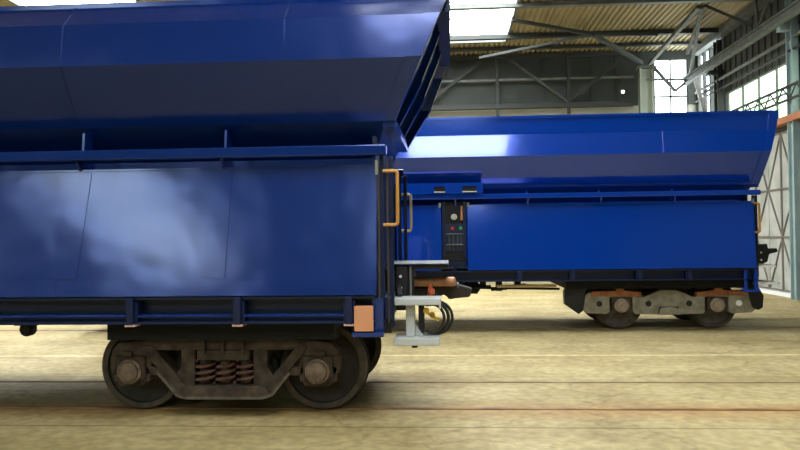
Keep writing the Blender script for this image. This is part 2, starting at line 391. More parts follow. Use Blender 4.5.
# crane beam, eave beam and walkway rails along the right wall
t = thing('crane_beam', 'long pale crane beam running along the right wall', 'beam', (8.72, 0, 0))
MB().box(-0.09, 0.09, YF + 1, 28.3, 7.25, 7.30).box(-0.02, 0.02, YF + 1, 28.3, 7.34, 7.48).box(-0.09, 0.09, YF + 1, 28.3, 7.48, 7.52).build('beam_web', M['palebeam'], t)
MB().box(-0.035, 0.035, YF + 1, 28.3, 7.52, 7.58).build('rail', M['rooframe'], t)
tag(MB().box(9.0, 9.25, YF + 1, 28.3, 8.35, 8.6).build('eave_beam', M['palebeam']), 'pale eave beam under the roof edge above the crane beam', 'beam')
t = thing('walkway_lattice', 'thin lattice girder crossing the right wall windows', 'girder', (9.0, 0, 0))
MB().box(-0.03, 0.03, 6, 28.2, 5.62, 5.68).build('top_chord', M['rooframe'], t)
MB().box(-0.03, 0.03, 6, 28.2, 5.27, 5.33).build('bottom_chord', M['rooframe'], t)
b = MB(); y = 6.0; k = 0
while y < 28.0:
    za, zb = (5.3, 5.65) if k % 2 == 0 else (5.65, 5.3)
    b.bar((0, y, za), (0, y + 0.4, zb), 0.03); y += 0.4; k += 1
b.build('lacing', M['rooframe'], t)
tag(MB().tube([(9.1, YF + 1, 6.95), (9.1, 28.2, 6.95)], 0.05).build('wall_pipe', M['palebeam']), 'upper thin pipe on the dark wall under the crane beam', 'pipe')
tag(MB().tube([(9.1, YF + 1, 6.62), (9.1, 28.2, 6.62)], 0.035).build('wall_pipe', M['rooframe']), 'lower thin dark pipe just above the window tops', 'pipe')
tag(MB().box(9.0, 9.28, 16.0, 22.6, 4.72, 4.9).build('gate_beam', M['orangebeam']), 'rusty orange beam over the gate', 'beam')
# wall bracing above the crane beam
steel('wall_brace', 'V shaped wall bracing above the crane beam', 'brace', M['palebeam'],
      [((8.85, 22.1, 8.6), (8.85, 21.9, 7.6), 0.08), ((8.85, 20.9, 8.4), (8.85, 21.9, 7.6), 0.08)])
steel('wall_brace', 'brown raking brace below the far end of the crane beam', 'brace', M['gatebrace'],
      [((9.0, 27.9, 7.35), (8.72, 26.0, 5.7), 0.12)])
# roof trusses and purlins
def purlin(y, z0, z1, m, label):
    tag(MB().box(XL + .3, 9.0, y - 0.1, y + 0.1, z0, z1).build('roof_purlin', m), label, 'purlin')
purlin(22.2, 8.50, 8.62, M['palebeam'], 'pale grey roof purlin crossing the top edge of the view')
purlin(25.6, 8.47, 8.62, M['rooframe'], 'dark deep roof purlin behind the skylight end')
purlin(27.3, 8.52, 8.62, M['rooframe'], 'thin dark roof purlin closest to the back wall')
for k, y in enumerate((18.0, 12.0, 5.5, -1.0, -8.0, -14.0)):
    struct(MB().box(XL + .3, 9.0, y - 0.1, y + 0.1, 8.42, 8.62).build('trim_%d' % (k + 1), M['rooframe']))
t = thing('roof_truss', 'fan shaped roof truss under the tan roof sheets', 'truss', (0, 0, 0))
for p, q, wd, mm in [((2.0, 23.6, 8.55), (4.6, 24.0, 8.12), 0.10, 'rooframe'), ((4.6, 24.0, 8.12), (6.9, 27.2, 7.9), 0.12, 'rooframe'),
                     ((4.6, 24.0, 8.12), (1.1, 26.0, 7.95), 0.08, 'rooframe'), ((4.6, 24.0, 8.12), (2.3, 26.4, 8.25), 0.07, 'rooframe'),
                     ((4.6, 24.0, 8.12), (4.6, 25.3, 8.5), 0.1, 'rooframe'), ((4.6, 24.0, 8.12), (7.0, 25.5, 8.45), 0.1, 'rooframe')]:
    MB().bar(p, q, wd).build('strut', M[mm], t)
t = thing('roof_truss', 'pale roof truss meeting the crane beam in the right corner', 'truss', (0, 0, 0))
for p, q, wd, mm in [((7.3, 27.6, 7.95), (7.55, 23.0, 8.6), 0.12, 'palebeam'), ((7.68, 23.0, 8.6), (8.2, 26.2, 7.95), 0.10, 'palebeam'),
                     ((7.7, 22.9, 8.6), (8.7, 22.0, 7.72), 0.08, 'rooframe'), ((7.62, 22.95, 8.55), (8.72, 27.6, 7.5), 0.09, 'palebeam'),
                     ((7.5, 28.0, 7.95), (8.3, 28.0, 7.0), 0.1, 'palebeam'), ((8.3, 28.0, 7.0), (8.9, 28.0, 7.5), 0.1, 'palebeam'), ((7.3, 28.0, 7.45), (8.9, 28.0, 7.4), 0.07, 'palebeam')]:
    MB().bar(p, q, wd).build('strut', M[mm], t)
t = thing('hall_lamp', 'small white lamp glowing against the dark back wall', 'lamp', (6.45, 28.1, 7.05))
MB().lathe([(0.02, 0), (0.05, 0.01), (0.06, 0.04), (0.05, 0.08), (0.02, 0.09)], (0, 0, 0), 12).build('lens', glow('lamp_lens', (1, 1, 0.95), (1, 1, 1), 6), t)
MB().box(-0.08, 0.08, 0.06, 0.14, -0.08, 0.1).build('housing', M['rooframe'], t)
MB().box(-0.01, 0.01, 0.08, 0.12, 0.1, 0.56).build('bracket', M['rooframe'], t)

# ================================================================ BOGIES
def wheel_mb(x, y, r, sgn):
    # sgn -1: the outer face looks to -y.  tread, flange on the inner side, dished plate, hub
    p = [(0.03, -0.085), (0.085, -0.085), (0.10, -0.06), (0.13, -0.035), (0.28, -0.01), (r - 0.075, -0.03), (r - 0.065, -0.062), (r - 0.012, -0.066), (r, -0.055),
         (r + 0.006, 0.035), (r + 0.024, 0.045), (r + 0.024, 0.062), (r - 0.05, 0.066), (r - 0.075, 0.04), (0.30, 0.02), (0.13, 0.02), (0.10, 0.06), (0.03, 0.06)]
    return MB().lathe([(a, o * -sgn) for a, o in p] if sgn > 0 else p, (x, y, r), 56)
def ring_faces(o, x, r):               # the worn rim face shows brighter steel
    o.data.materials.append(M['tread'])
    for f in o.data.polygons:
        c = f.center; d = math.hypot(c.x - x, c.z - r)
        if r - 0.068 < d < r + 0.003: f.material_index = 1

def wheels(parent, xs, r, wm):
    for x in xs:
        for s in (-1, 1):
            wh = wheel_mb(x, s * 0.74, r, s).build('wheel', wm, parent, smooth=True); ring_faces(wh, x, r)
        MB().lathe([(0.08, -0.72), (0.075, 0), (0.08, 0.72)], (x, 0, r), 20).build('axle', M['wheel'], parent, smooth=True)

def diamond_bogie(parent, x):
    """three piece cast bogie: diamond side frames, coil springs, bolster"""
    A = 0.96
    b = MB(); b.box(-0.22, 0.22, -1.0, 1.0, 0.60, 0.86); b.box(-0.27, 0.27, -1.12, -0.9, 0.56, 0.66); b.box(-0.27, 0.27, 0.9, 1.12, 0.56, 0.66)
    b.box(-0.29, 0.29, -0.9, 0.9, 0.27, 0.62)  # block added behind the springs to keep their gaps dark
    for xx in (-0.2, 0.0, 0.2): b.box(xx - 0.02, xx + 0.02, -1.14, -1.0, 0.62, 0.78)
    root = b.build('bogie', M['rust'], parent, bevel=0.01, loc=(x, 0, 0), label='brown cast diamond frame bogie')
    for s in (-1, 1):
        b = MB()
        y0, y1 = (-1.10, -0.94) if s < 0 else (0.94, 1.10)
        # top chord with cast arch, hidden in the shade of the body
        b.prism([(-1.16, 0.66), (-1.08, 0.74), (-0.85, 0.76), (-0.5, 0.80), (0.5, 0.80), (0.85, 0.76), (1.08, 0.74), (1.16, 0.66), (1.16, 0.60), (0.80, 0.60), (0.72, 0.66), (-0.72, 0.66), (-0.80, 0.60), (-1.16, 0.60)], y0, y1)
        # tension members, spring seat along the bottom
        b.prism([(-0.86, 0.70), (-0.74, 0.72), (-0.36, 0.27), (-0.40, 0.17), (-0.50, 0.24), (-0.66, 0.47), (-0.80, 0.60)], y0 - .02, y1 + .02)
        b.prism([(0.86, 0.70), (0.76, 0.72), (0.40, 0.28), (0.43, 0.18), (0.53, 0.25), (0.68, 0.47), (0.80, 0.60)], y0 - .02, y1 + .02)
        b.prism([(-0.45, 0.235), (-0.38, 0.185), (0.40, 0.185), (0.48, 0.235), (0.46, 0.28), (0.37, 0.31), (-0.35, 0.31), (-0.43, 0.28)], y0 - .05, y1 + .05)
        # columns either side of the spring nest, widening towards their foot
        for k in (-1, 1):
            b.prism([(k * 0.30, 0.29), (k * 0.30, 0.68), (k * 0.45, 0.68), (k * 0.44, 0.50), (k * 0.52, 0.38), (k * 0.44, 0.29)], y0 + .01, y1 - .01)
            b.prism([(k * 0.54, 0.40), (k * 0.60, 0.46), (k * 0.78, 0.50), (k * 0.78, 0.40), (k * 0.66, 0.40)], y0 + .02, y1 - .02)
            # pedestal legs that hold the axle boxes
            b.prism([(k * 1.15, 0.64), (k * 1.10, 0.64), (k * 1.10, 0.42), (k * 1.14, 0.40), (k * 1.18, 0.44), (k * 1.18, 0.60)], y0 + .02, y1 - .02)
            b.prism([(k * 0.82, 0.64), (k * 0.76, 0.60), (k * 0.76, 0.40), (k * 0.80, 0.40), (k * 0.82, 0.44)], y0 + .02, y1 - .02)
            # small hooked lugs
            b.prism([(k * 0.93, 0.60), (k * 1.04, 0.60), (k * 1.04, 0.66), (k * 0.93, 0.66)], y0 - .05, y0)
        b.build('side_frame', M['rust'], root, bevel=0.012)
        b = MB(); yl = s * 1.13
        for p_, q_ in (((-0.66, 0.44), (-0.47, 0.22)), ((-0.47, 0.22), (-0.38, 0.19)), ((-0.38, 0.19), (0.40, 0.19)), ((0.40, 0.19), (0.50, 0.22)), ((0.50, 0.22), (0.68, 0.44))):
            b.bar((p_[0], yl, p_[1]), (q_[0], yl, q_[1]), 0.05, 0.028)
        b.build('frame_lip', M['lip'], root, label='dusty bottom lip of the side frame')
    wheels(root, (-A, A), 0.45, M['wheel'])
    for s in (-1, 1):
        for k, A_ in ((-1, -A), (1, A)):
            b = MB(); yo = s * 1.02
            b.box(A_ - 0.15, A_ + 0.15, min(yo - .1, yo + .1), max(yo - .1, yo + .1), 0.36, 0.60)
            b.box(A_ - 0.19, A_ + 0.19, yo - 0.06, yo + 0.06, 0.34, 0.50)
            b.prism([(A_ - 0.17, 0.35), (A_ - 0.14, 0.29), (A_ + 0.10, 0.29), (A_ + 0.17, 0.35)], yo - 0.05, yo + 0.05)
            ab = b.build('axle_box', M['rust'], root, bevel=0.012)
            b = MB(); c0 = s * 1.12
            b.lathe([(0.125, 0), (0.125, s * 0.03), (0.10, s * 0.035), (0.095, s * 0.06), (0.07, s * 0.075), (0.02, s * 0.078)], (A_, c0, 0.452), 28)
            for q in range(6):
                t_ = q * math.pi / 3 + .3; b.lathe([(0.013, 0), (0.013, s * 0.05)], (A_ + 0.11 * math.cos(t_), c0, 0.452 + 0.11 * math.sin(t_)), 8)
            cp = b.build('bearing_cap', M['cap'], root, smooth=True)
    for s in (-1, 1):
        for cx in (-0.205, 0.005, 0.215):
            path = []; turns = 3.6; n = 64
            for i in range(n + 1):
                a = 2 * math.pi * turns * i / n
                path.append((cx + 0.088 * math.cos(a), s * 1.04 + 0.088 * math.sin(a), 0.325 + (0.555 - 0.325) * i / n))
            cs = MB().tube(path, 0.0165, 8).build('coil_spring', M['spring'], root, smooth=True)
            MB().lathe([(0.05, 0.0), (0.055, 0.01), (0.055, 0.22), (0.05, 0.23)], (cx, s * 1.04, 0.325), 14, 'z').build('spring_gap_core', M['rust'], root, smooth=True)  # core added to block the bright floor seen between the coils
    # brake beam, shoes beside the wheels
    for k in (-1, 1):
        b = MB(); b.tube([(k * 0.42, -0.8, 0.35), (k * 0.42, 0.8, 0.35)], 0.04, 10)
        for s in (-1, 1): b.prism([(k * 0.40, 0.28), (k * 0.49, 0.34), (k * 0.475, 0.50), (k * 0.42, 0.56), (k * 0.40, 0.50)], s * 0.74 - 0.045, s * 0.74 + 0.045)
        b.build('brake_beam', M['wheel'], root)
    return root

def y25_bogie(parent, x):
    A = 0.87
    root = MB().box(-0.2, 0.2, -0.94, 0.94, 0.55, 0.78).build('bogie', M['dark'], parent, loc=(x, 0, 0), label='dusty grey bogie with rust orange top bars and black end guards')
    for k in (-1, 1): MB().box(k * 1.45 - 0.06, k * 1.45 + 0.06, -0.94, 0.94, 0.50, 0.62).build('cross_beam', M['dark'], root)
    for s in (-1, 1):
        b = MB()
        y0, y1 = (-1.04, -0.94) if s < 0 else (0.94, 1.04)
        half = [(-1.60, 0.62), (-1.60, 0.40), (-1.50, 0.31), (-1.14, 0.29), (-1.08, 0.34), (-1.08, 0.60), (-0.66, 0.60), (-0.66, 0.34), (-0.62, 0.29), (-0.20, 0.28), (-0.17, 0.42)]
        top = [(-0.14, 0.74), (-0.45, 0.60), (-0.62, 0.66), (-1.1, 0.68), (-1.45, 0.70)]
        b.prism(half + [(-p, q) for p, q in half[::-1]] + [(-p, q) for p, q in top[::-1]] + top, y0, y1)
        b.prism([(-0.2, 0.28), (0.2, 0.28), (0.17, 0.40), (0.0, 0.43), (-0.17, 0.40)], min(y0, y1) - 0.05, max(y0, y1) + 0.05)
        b.build('side_frame', M['y25'], root, bevel=0.012, label='dusty grey cast side frame')
    for s in (-1, 1):
        for k in (-1, 1):
            b = MB(); b.prism([(k * 0.50, 0.62), (k * 0.50, 0.70), (k * 0.80, 0.73), (k * 0.84, 0.79), (k * 0.95, 0.79), (k * 0.98, 0.73), (k * 1.40, 0.72), (k * 1.42, 0.64)], s * 1.0 - 0.08, s * 1.0 + 0.08)
            b.build('spring_cover', M['orange_rust'], root, bevel=0.01, label='rust orange bar over the axle box')
            b = MB(); b.box(k * A - 0.17, k * A + 0.17, s * 1.0 - 0.07, s * 1.0 + 0.07, 0.34, 0.60)
            b.build('axle_box', M['rust'], root, bevel=0.012)
            b = MB(); c0 = s * 1.07
            b.lathe([(0.13, 0), (0.13, s * 0.03), (0.10, s * 0.04), (0.09, s * 0.07), (0.02, s * 0.075)], (k * A, c0, 0.455), 24)
            for q in range(6):
                t_ = q * math.pi / 3; b.lathe([(0.014, 0), (0.014, s * 0.055)], (k * A + 0.112 * math.cos(t_), c0, 0.455 + 0.112 * math.sin(t_)), 8)
            b.build('bearing_cap', M['farcap'], root, smooth=True)
            # discs on the frame, black ones painting the shade inside lightening holes
            for xx in (0.37, 1.27):
                b = MB(); b.lathe([(0.055, 0), (0.055, s * 0.012)], (k * xx, s * 1.04, 0.485), 18)
                b.build('frame_hole_disc', M['black'] if not (k > 0 and xx > 1 and s < 0) else M['white'], root)
            # black guard at each end
            if s > 0: continue
            b = MB(); b.prism([(k * 1.50, 0.84), (k * 1.84, 0.86), (k * 1.92, 0.72), (k * 1.91, 0.48), (k * 1.66, 0.30), (k * 1.58, 0.36)] if k < 0 else
                              [(1.40, 0.84), (1.58, 0.84), (1.70, 0.62), (1.68, 0.40), (1.60, 0.36), (1.50, 0.42)], s * 0.98 - 0.1, s * 0.98 + 0.1)
            b.build('end_guard', M['black'], root, label='black end guard')
            b = MB()
            for xx, zz in ((0.10, 0.60), (0.04, 0.56)):
                b.lathe([(0.05, 0), (0.05, 0.18)], (k * xx, s * 0.98, zz - 0.15), 12, 'z')
            b.build('damper', M['rust'], root, smooth=True)
    wheels(root, (-A, A), 0.45, M['farwheel'])
    return root

# ================================================================ WAGONS
def wagon(name, label, loc, c):
    """c: profile dict. local x = 0 at the end of the side flap, body runs to -x; y = 0 centre line"""
    L = c['L']; paint = c['paint']
    root = thing(name, label, 'railway wagon', loc, 'blue hopper wagons in the hall')
    prof = c['prof']                       # (half width, height, end x) from the bottom up
    # hopper skin, open at the top, plates have thickness
    b = MB(); rings = []
    for hw, z, xe in prof:
        rings.append([b.bm.verts.new(p) for p in [(xe, -hw, z), (xe, hw, z), (-L - xe, hw, z), (-L - xe, -hw, z)]])
    for i in range(len(rings) - 1):
        for k in range(4): b.bm.faces.new([rings[i][k], rings[i][(k + 1) % 4], rings[i + 1][(k + 1) % 4], rings[i + 1][k]])
    b.bm.faces.new(rings[0])
    hop = b.build('hopper', paint, root, solid=0.015)
    # edge flanges framing the slanting ends
    upper = [p for p in prof if p[1] > c['zflange']]
    for e in (0, 1):
        b = MB()
        fx = (lambda x: x) if e == 0 else (lambda x: -L - x)
        for s in (-1, 1):
            for i in range(len(upper) - 1):
                (h0, z0, x0), (h1, z1, x1) = upper[i], upper[i + 1]
                pts = [(fx(x0 - 0.05), s * (h0 + 0.03), z0), (fx(x0 + 0.10), s * (h0 + 0.03), z0), (fx(x0 + 0.10), s * (h0 - 0.05), z0), (fx(x0 - 0.05), s * (h0 - 0.05), z0)]
                pt2 = [(fx(x1 - 0.05), s * (h1 + 0.03), z1), (fx(x1 + 0.10), s * (h1 + 0.03), z1), (fx(x1 + 0.10), s * (h1 - 0.05), z1), (fx(x1 - 0.05), s * (h1 - 0.05), z1)]
                A = [b.bm.verts.new(p) for p in pts]; B = [b.bm.verts.new(p) for p in pt2]
                for k in range(4): b.bm.faces.new([A[k], A[(k + 1) % 4], B[(k + 1) % 4], B[k]])
                b.bm.faces.new(A); b.bm.faces.new(B[::-1])
        hw, z, xe = upper[0]
        x0, x1 = sorted((fx(xe - 0.02), fx(xe + 0.10))); b.box(x0, x1, -hw, hw, z - 0.05, z + 0.05)
        b.build('end_flange', paint, root)
        # two ribs up the end sheet
        for yy in (-0.45, 0.45):
            b = MB()
            for i in range(len(upper) - 1):
                b.bar((fx(upper[i][2] + 0.03), yy, upper[i][1]), (fx(upper[i + 1][2] + 0.03), yy, upper[i + 1][1]), 0.06, 0.08)
            b.build('end_rib', paint, root)
    # rim along the top
    hw, z, xe = prof[-1]
    b = MB(); t_ = 0.05
    for s in (-1, 1): b.box(-L - xe, xe, s * hw - t_ / 2, s * hw + t_ / 2, z - 0.02, z + 0.03)
    b.build('top_rim', paint, root)
    for e in (0, 1):
        x0, x1 = (xe - 0.02, xe + 0.11) if e == 0 else (-L - xe - 0.11, -L - xe + 0.02)
        MB().box(x0, x1, -hw, hw, z - c['rimh'], z + 0.03).build('end_rim', M['blueframe'] if c['near'] else paint, root)
    # weld seams on the sides
    for xs in c['seams']:
        for s in (-1, 1):
            b = MB()
            for i in range(len(prof) - 1):
                if prof[i][1] < c['zflange'] - 0.01: continue
                (h0, z0, _), (h1, z1, _) = prof[i], prof[i + 1]
                b.bar((xs, s * (h0 + 0.003), z0), (xs, s * (h1 + 0.003), z1), 0.014, 0.014)
            b.build('weld_seam', paint, root)
    # shelf tube on each side with gussets
    z0, z1, sy = c['shelf']
    for s in (-1, 1):
        MB().box(-L - 0.1, 0.10, *sorted((s * sy, s * (sy - 0.13))), z0, z1).build('shelf_beam', paint, root, bevel=0.012)
        zb = c['zflange'] - 0.005
        hb = prof[2][0] - 0.06
        x = c['gus0']
        while x > -L + 0.3:
            b = MB(); ya, yb_ = s * (hb + 0.14), s * (sy - 0.02)
            b.prismx([(s * (hb - 0.03), zb + 0.02), (s * (hb + 0.12), zb - 0.03), (ya, z1), (s * (hb - 0.05), z1)] , x - 0.012, x + 0.012)
            b.prismx([(s * (hb - 0.1), z0), (s * (sy - 0.03), z0), (s * (c['flap'][0] + 0.01), c['flap'][1] - 0.01), (s * (hb - 0.1), c['flap'][1] - 0.01)], x - 0.012, x + 0.012)
            b.build('gusset', paint, root); x -= c['gusd']
    # discharge flaps
    ht, zt, hb_, zb_ = c['flap']
    dy, dz = hb_ - ht, zt - zb_; ln = math.hypot(dy, dz); ny, nz = dz / ln, dy / ln
    def fp(x, z, off, s=-1):
        f = (zt - z) / (zt - zb_); return (x, s * (ht + dy * f + off * ny), z + off * nz)
    def plate(b, pts, o0, o1, s):
        a = [b.bm.verts.new(fp(x, z, o0, s)) for x, z in pts]; d = [b.bm.verts.new(fp(x, z, o1, s)) for x, z in pts]
        n = len(pts); b.bm.faces.new(a[::-1]); b.bm.faces.new(d)
        for k in range(n): b.bm.faces.new([a[k], a[(k + 1) % n], d[(k + 1) % n], d[k]])
    for s in (-1, 1):
        for x0, x1 in ((-5.14, 0.0), (-L, -5.62)):
            b = MB(); plate(b, [(x0, zb_), (x1, zb_), (x1, zt), (x0, zt)], -0.03, 0.0, s)
            fl = b.build('discharge_flap', paint, root, bevel=0.004)
            b = MB(); plate(b, [(x0, zt - 0.012), (x1, zt - 0.012), (x1, zt + 0.006), (x0, zt + 0.006)], -0.05, 0.012 if c['near'] else 0.03, s)
            b.build('flap_lip', paint, fl)
            if c['near']:
                b = MB(); plate(b, [(x0, zb_), (x1, zb_), (x1, zb_ + 0.155), (x0, zb_ + 0.155)], 0.0, 0.006, s); b.build('edge_plate', paint, fl, bevel=0.002)
                if x1 == 0.0:
                    for P, o0, o1 in (([(-3.20, zb_ + .17), (-2.93, zb_ + .17), (-2.86, zt - .03), (-3.06, zt - .03)], 0.0, 0.007),
                              ([(-1.66, zb_ + .17), (-1.46, zb_ + .17), (-1.43, zt - .03), (-1.62, zt - .03)], 0.0, 0.007),
                              ([(-0.31, zb_), (-0.02, zb_), (-0.02, zb_ + .16), (-0.31, zb_ + .16)], 0.006, 0.012),
                              ([(-5.1, zb_), (-3.13, zb_), (-3.13, zb_ + .16), (-5.1, zb_ + .16)], 0.006, 0.012)):
                        b = MB(); plate(b, P, o0, o1, s); b.build('doubler_plate', paint, fl, bevel=0.002)
            else:
                for xx in (x0 + 0.02, x1 - 0.02):
                    b = MB(); plate(b, [(xx - 0.02, zt - 0.03), (xx + 0.02, zt - 0.03), (xx + 0.02, zt + 0.05), (xx - 0.02, zt + 0.05)], 0.0, 0.05, s); b.build('latch', M['plate_grey'], fl)
    # side sills
    s0, s1 = c['sill']
    for s in (-1, 1):
        ya = s * (hb_ - 0.02); yi = s * (hb_ - 0.16)
        b = MB(); b.box(-L, -0.02, *sorted((ya, yi)), s1 - 0.025, s1); b.box(-L, -0.02, *sorted((yi, yi - s * 0.02)), s0, s1); b.box(-L, -0.02, *sorted((ya, yi)), s0, s0 + 0.025)
        b.build('side_sill', M['blueframe'], root)
        if c['near']:
            MB().tube([(-L, s * (hb_ - 0.04), s0 + 0.08), (-0.02, s * (hb_ - 0.04), s0 + 0.08)], 0.018, 8).build('sill_pipe', paint, root, smooth=True)
        for x in c['brackets']:
            b = MB(); b.box(x - 0.035, x + 0.035, *sorted((s * (hb_ - 0.14), s * (hb_ + 0.03))), s0 + 0.0, s1 + 0.0); b.box(x - 0.06, x + 0.06, *sorted((s * (hb_ - 0.14), s * (hb_ - 0.02))), s0 + 0.02, s1 - .04)
            br = b.build('sill_bracket', M['blueframe'], root, bevel=0.006)
            if c['near']:
                MB().box(x - 0.05, x + 0.05, *sorted((s * (hb_ - 0.12), s * (hb_ + 0.02))), s0 - 0.018, s0).build('pad', M['pinkpad'], br, label='pale pink pad')
    # underframe, with black blocks standing in for the shade above the bogies
    b = MB(); zz = s0 + 0.02
    b.box(-L + 0.2, 0.03, -1.25, 1.25, s1 - 0.12, s1 - 0.04); b.box(-L + 0.1, 0.03, -0.25, 0.25, 0.88, s1 - 0.1)
    for xb in c['bogies']: b.box(xb - 1.9 if not c['near'] else xb - 1.15, xb + 1.5 if not c['near'] else xb + 1.15, -1.22, 1.22, 0.78, s1 - 0.05)
    b.build('underframe', M['dark'], root)
    # end posts and end sheet
    for e in (0, 1):
        fx = (lambda x: x) if e == 0 else (lambda x: -L - x)
        for s in (-1, 1):
            for xx, yy in ((0.045, 1.27), (0.125, 1.18)):
                x0, x1 = sorted((fx(xx - 0.022), fx(xx + 0.022)))
                MB().box(x0, x1, *sorted((s * yy - 0.03, s * yy + 0.03)), 0.9, c['shelf'][0]).build('end_post', M['blueframe'], root, bevel=0.005)
        x0, x1 = sorted((fx(-0.02), fx(-0.05)))
        MB().box(x0, x1, -1.2, 1.2, 1.0, c['zflange'] - 0.12).build('end_sheet', M['blueframe'], root)
        x0, x1 = sorted((fx(0.0), fx(0.12)))
        MB().box(x0, x1, -1.3, 1.3, 0.98, 1.2).build('headstock', M['blueframe'], root, bevel=0.01)
    return root, hop

# ---- near wagon
near = dict(near=True, L=11.9, paint=M['blue'], zflange=2.9, rimh=0.16,
            prof=[(0.85, 1.25, -0.3), (0.80, 2.60, -0.06), (1.16, 2.93, 0.07), (1.55, 3.47, 0.36), (1.49, 3.89, 0.53), (1.20, 4.15, 0.62)],
            seams=(-0.86, -3.05, -5.2, -7.4, -9.6), shelf=(2.57, 2.67, 1.42), gus0=-0.055 - 1.46, gusd=1.46,
            flap=(1.28, 2.48, 1.50, 1.235), sill=(0.965, 1.225), brackets=(-0.26, -1.33, -2.38, -9.52, -10.57, -11.64), bogies=(-1.594, -10.3))
R1, H1 = wagon('hopper_wagon', 'dark blue hopper wagon on the near track, filling the left half', (-0.70, 8.55, 0), near)
diamond_bogie(R1, -1.594)
b2 = copy_tree([o for o in children(R1) if o.name.startswith('bogie')][0], R1); b2.location = (-10.3, 0, 0)

def handle(parent, x0, x1, y, z0, z1, r, m, lab, rad=0.03):
    p = [(x0, y, z1), (x1 - rad, y, z1)]
    for i in range(1, 6):
        a = math.pi / 2 * i / 6; p.append((x1 - rad + rad * math.sin(a), y, z1 - rad + rad * math.cos(a)))
    p.append((x1, y, z1 - rad)); p.append((x1, y, z0 + rad))
    for i in range(1, 6):
        a = math.pi / 2 * i / 6; p.append((x1 - rad + rad * math.cos(a), y, z0 + rad - rad * math.sin(a)))
    p += [(x1 - rad, y, z0), (x0, y, z0)]
    return MB().tube(p, r, 10).build('handrail', m, parent, smooth=True, label=lab)
handle(R1, 0.06, 0.20, -1.34, 1.90, 2.42, 0.018, M['gold'], 'ochre bent handrail')
handle(R1, 0.06, 0.19, 1.34, 1.86, 2.34, 0.018, M['palegold'], 'paler ochre bent handrail on the far corner')
MB().tube([(0.10, -1.30, 0.95), (0.10, -1.30, 2.55)], 0.010, 8).build('ladder_rod', M['dullrod'], R1, smooth=True)
MB().tube([(0.015, -1.335, 1.05), (0.015, -1.335, 2.5)], 0.013, 8).build('ladder_rod', M['dullrod'], R1, smooth=True)
# long latch at the corner under the shelf
MB().box(-0.01, 0.02, -1.40, -1.36, 2.38, 2.52).build('latch', M['plate_grey'], R1, bevel=0.004)
# salmon plate under the corner and its blue carrier
MB().box(-0.205, -0.025, -1.56, -1.545, 0.90, 1.14).build('number_plate', M['salmon'], R1, bevel=0.003, label='blank salmon coloured plate')
MB().box(-0.23, 0.07, -1.56, -1.40, 0.845, 0.89).box(-0.05, 0.06, -1.44, -1.36, 0.89, 1.2).build('plate_carrier', M['blue'], R1, bevel=0.006)
# small valve hanging under the sill
MB().box(-3.86, -3.62, -0.98, -0.88, 0.90, 0.96).lathe([(0.05, -0.06), (0.075, -0.03), (0.075, 0.05), (0.04, 0.08)], (-3.74, -0.93, 0.86), 16).build('drain_valve', M['black'], R1)
# draft gear pocket, top plate, coupler
b = MB(); b.box(0.12, 0.245, -0.58, 0.42, 1.0, 1.47); b.box(0.0, 0.12, -0.50, 0.35, 1.18, 1.44)
b.build('draft_pocket', M['black'], R1, bevel=0.01)
for z in (1.36, 1.24):
    MB().lathe([(0.016, 0), (0.016, -0.012)], (0.17, -0.58, z), 10).build('bolt', M['white'], R1)
MB().box(0.03, 0.68, -0.6, 0.45, 1.483, 1.497).build('step_plate', M['pipegrey'], R1, bevel=0.004, label='grey step plate over the coupler')
MB().box(0.30, 0.68, -0.56, 0.40, 1.43, 1.473).box(0.24, 0.30, -0.5, 0.3, 1.05, 1.44).build('plate_support', M['black'], R1)
MB().tube([(0.275, -0.56, 1.07), (0.275, -0.56, 1.47)], 0.012, 8).build('pin', M['plate_grey'], R1)
b = MB(); b.lathe([(0.02, 0.30), (0.05, 0.30), (0.052, 0.31), (0.052, 0.74), (0.03, 0.76)], (0.0, -0.22, 1.28), 20, 'x'); b.build('buffer_barrel', M['copper'], R1, smooth=True, label='copper brown cylinder')
b = MB(); b.prism([(0.25, 1.10), (0.30, 1.22), (0.62, 1.23), (0.74, 1.27), (0.80, 1.20), (0.78, 1.10), (0.70, 1.07), (0.62, 1.13), (0.50, 1.06), (0.40, 1.05)], -0.12, 0.18)
b.prism([(0.66, 1.06), (0.92, 1.08), (0.95, 1.18), (0.74, 1.24)], 0.10, 0.26); b.build('coupler', M['wheel'], R1, bevel=0.02)
b = MB(); b.tube([(0.47, -0.40, 1.26), (0.49, -0.40, 1.18), (0.45, -0.42, 1.10), (0.50, -0.42, 1.04)], 0.028, 8); b.lathe([(0.02, 0), (0.04, 0.01), (0.04, 0.06), (0.02, 0.07)], (0.49, -0.42, 1.15), 12, 'z')
b.build('release_lever', mat('orange_red_lever', (0.55, 0.12, 0.05), 0.5), R1, smooth=True, label='orange red lever')
# silver H shaped carrier
b = MB(); b.box(0.115, 0.60, -1.10, -0.72, 1.10, 1.165); b.box(0.245, 0.335, -0.99, -0.83, 0.775, 1.10)
b.prism([(0.335, 0.90), (0.42, 0.775), (0.335, 0.775)], -0.93, -0.89); b.box(0.125, 0.585, -1.10, -0.72, 0.70, 0.775); b.box(0.58, 0.60, -1.10, -0.72, 1.06, 1.12)
b.build('hose_carrier', M['silver'], R1, bevel=0.008, label='silver H shaped carrier bracket')
MB().lathe([(0.03, 0), (0.03, 0.04)], (0.33, -0.95, 0.66), 10, 'z').build('bolt', M['black'], R1)
MB().bar((0.18, -0.85, 1.165), (0.14, -0.55, 1.30), 0.05).build('hanger', M['black'], R1)
for off, rr in ((0.0, 0.018), (0.035, 0.016), (-0.04, 0.016)):
    p = []
    for i in range(17):
        a = math.radians(110 - 230 * i / 16); p.append((0.53 + off * .6 + (0.145 + off * .5) * math.cos(a), -0.86 + off, 0.95 + (0.155 + off * .3) * math.sin(a)))
    MB().tube([(0.44, -0.86 + off, 1.09)] + p, rr, 10).build('brake_hose', M['rubber'], R1, smooth=True)
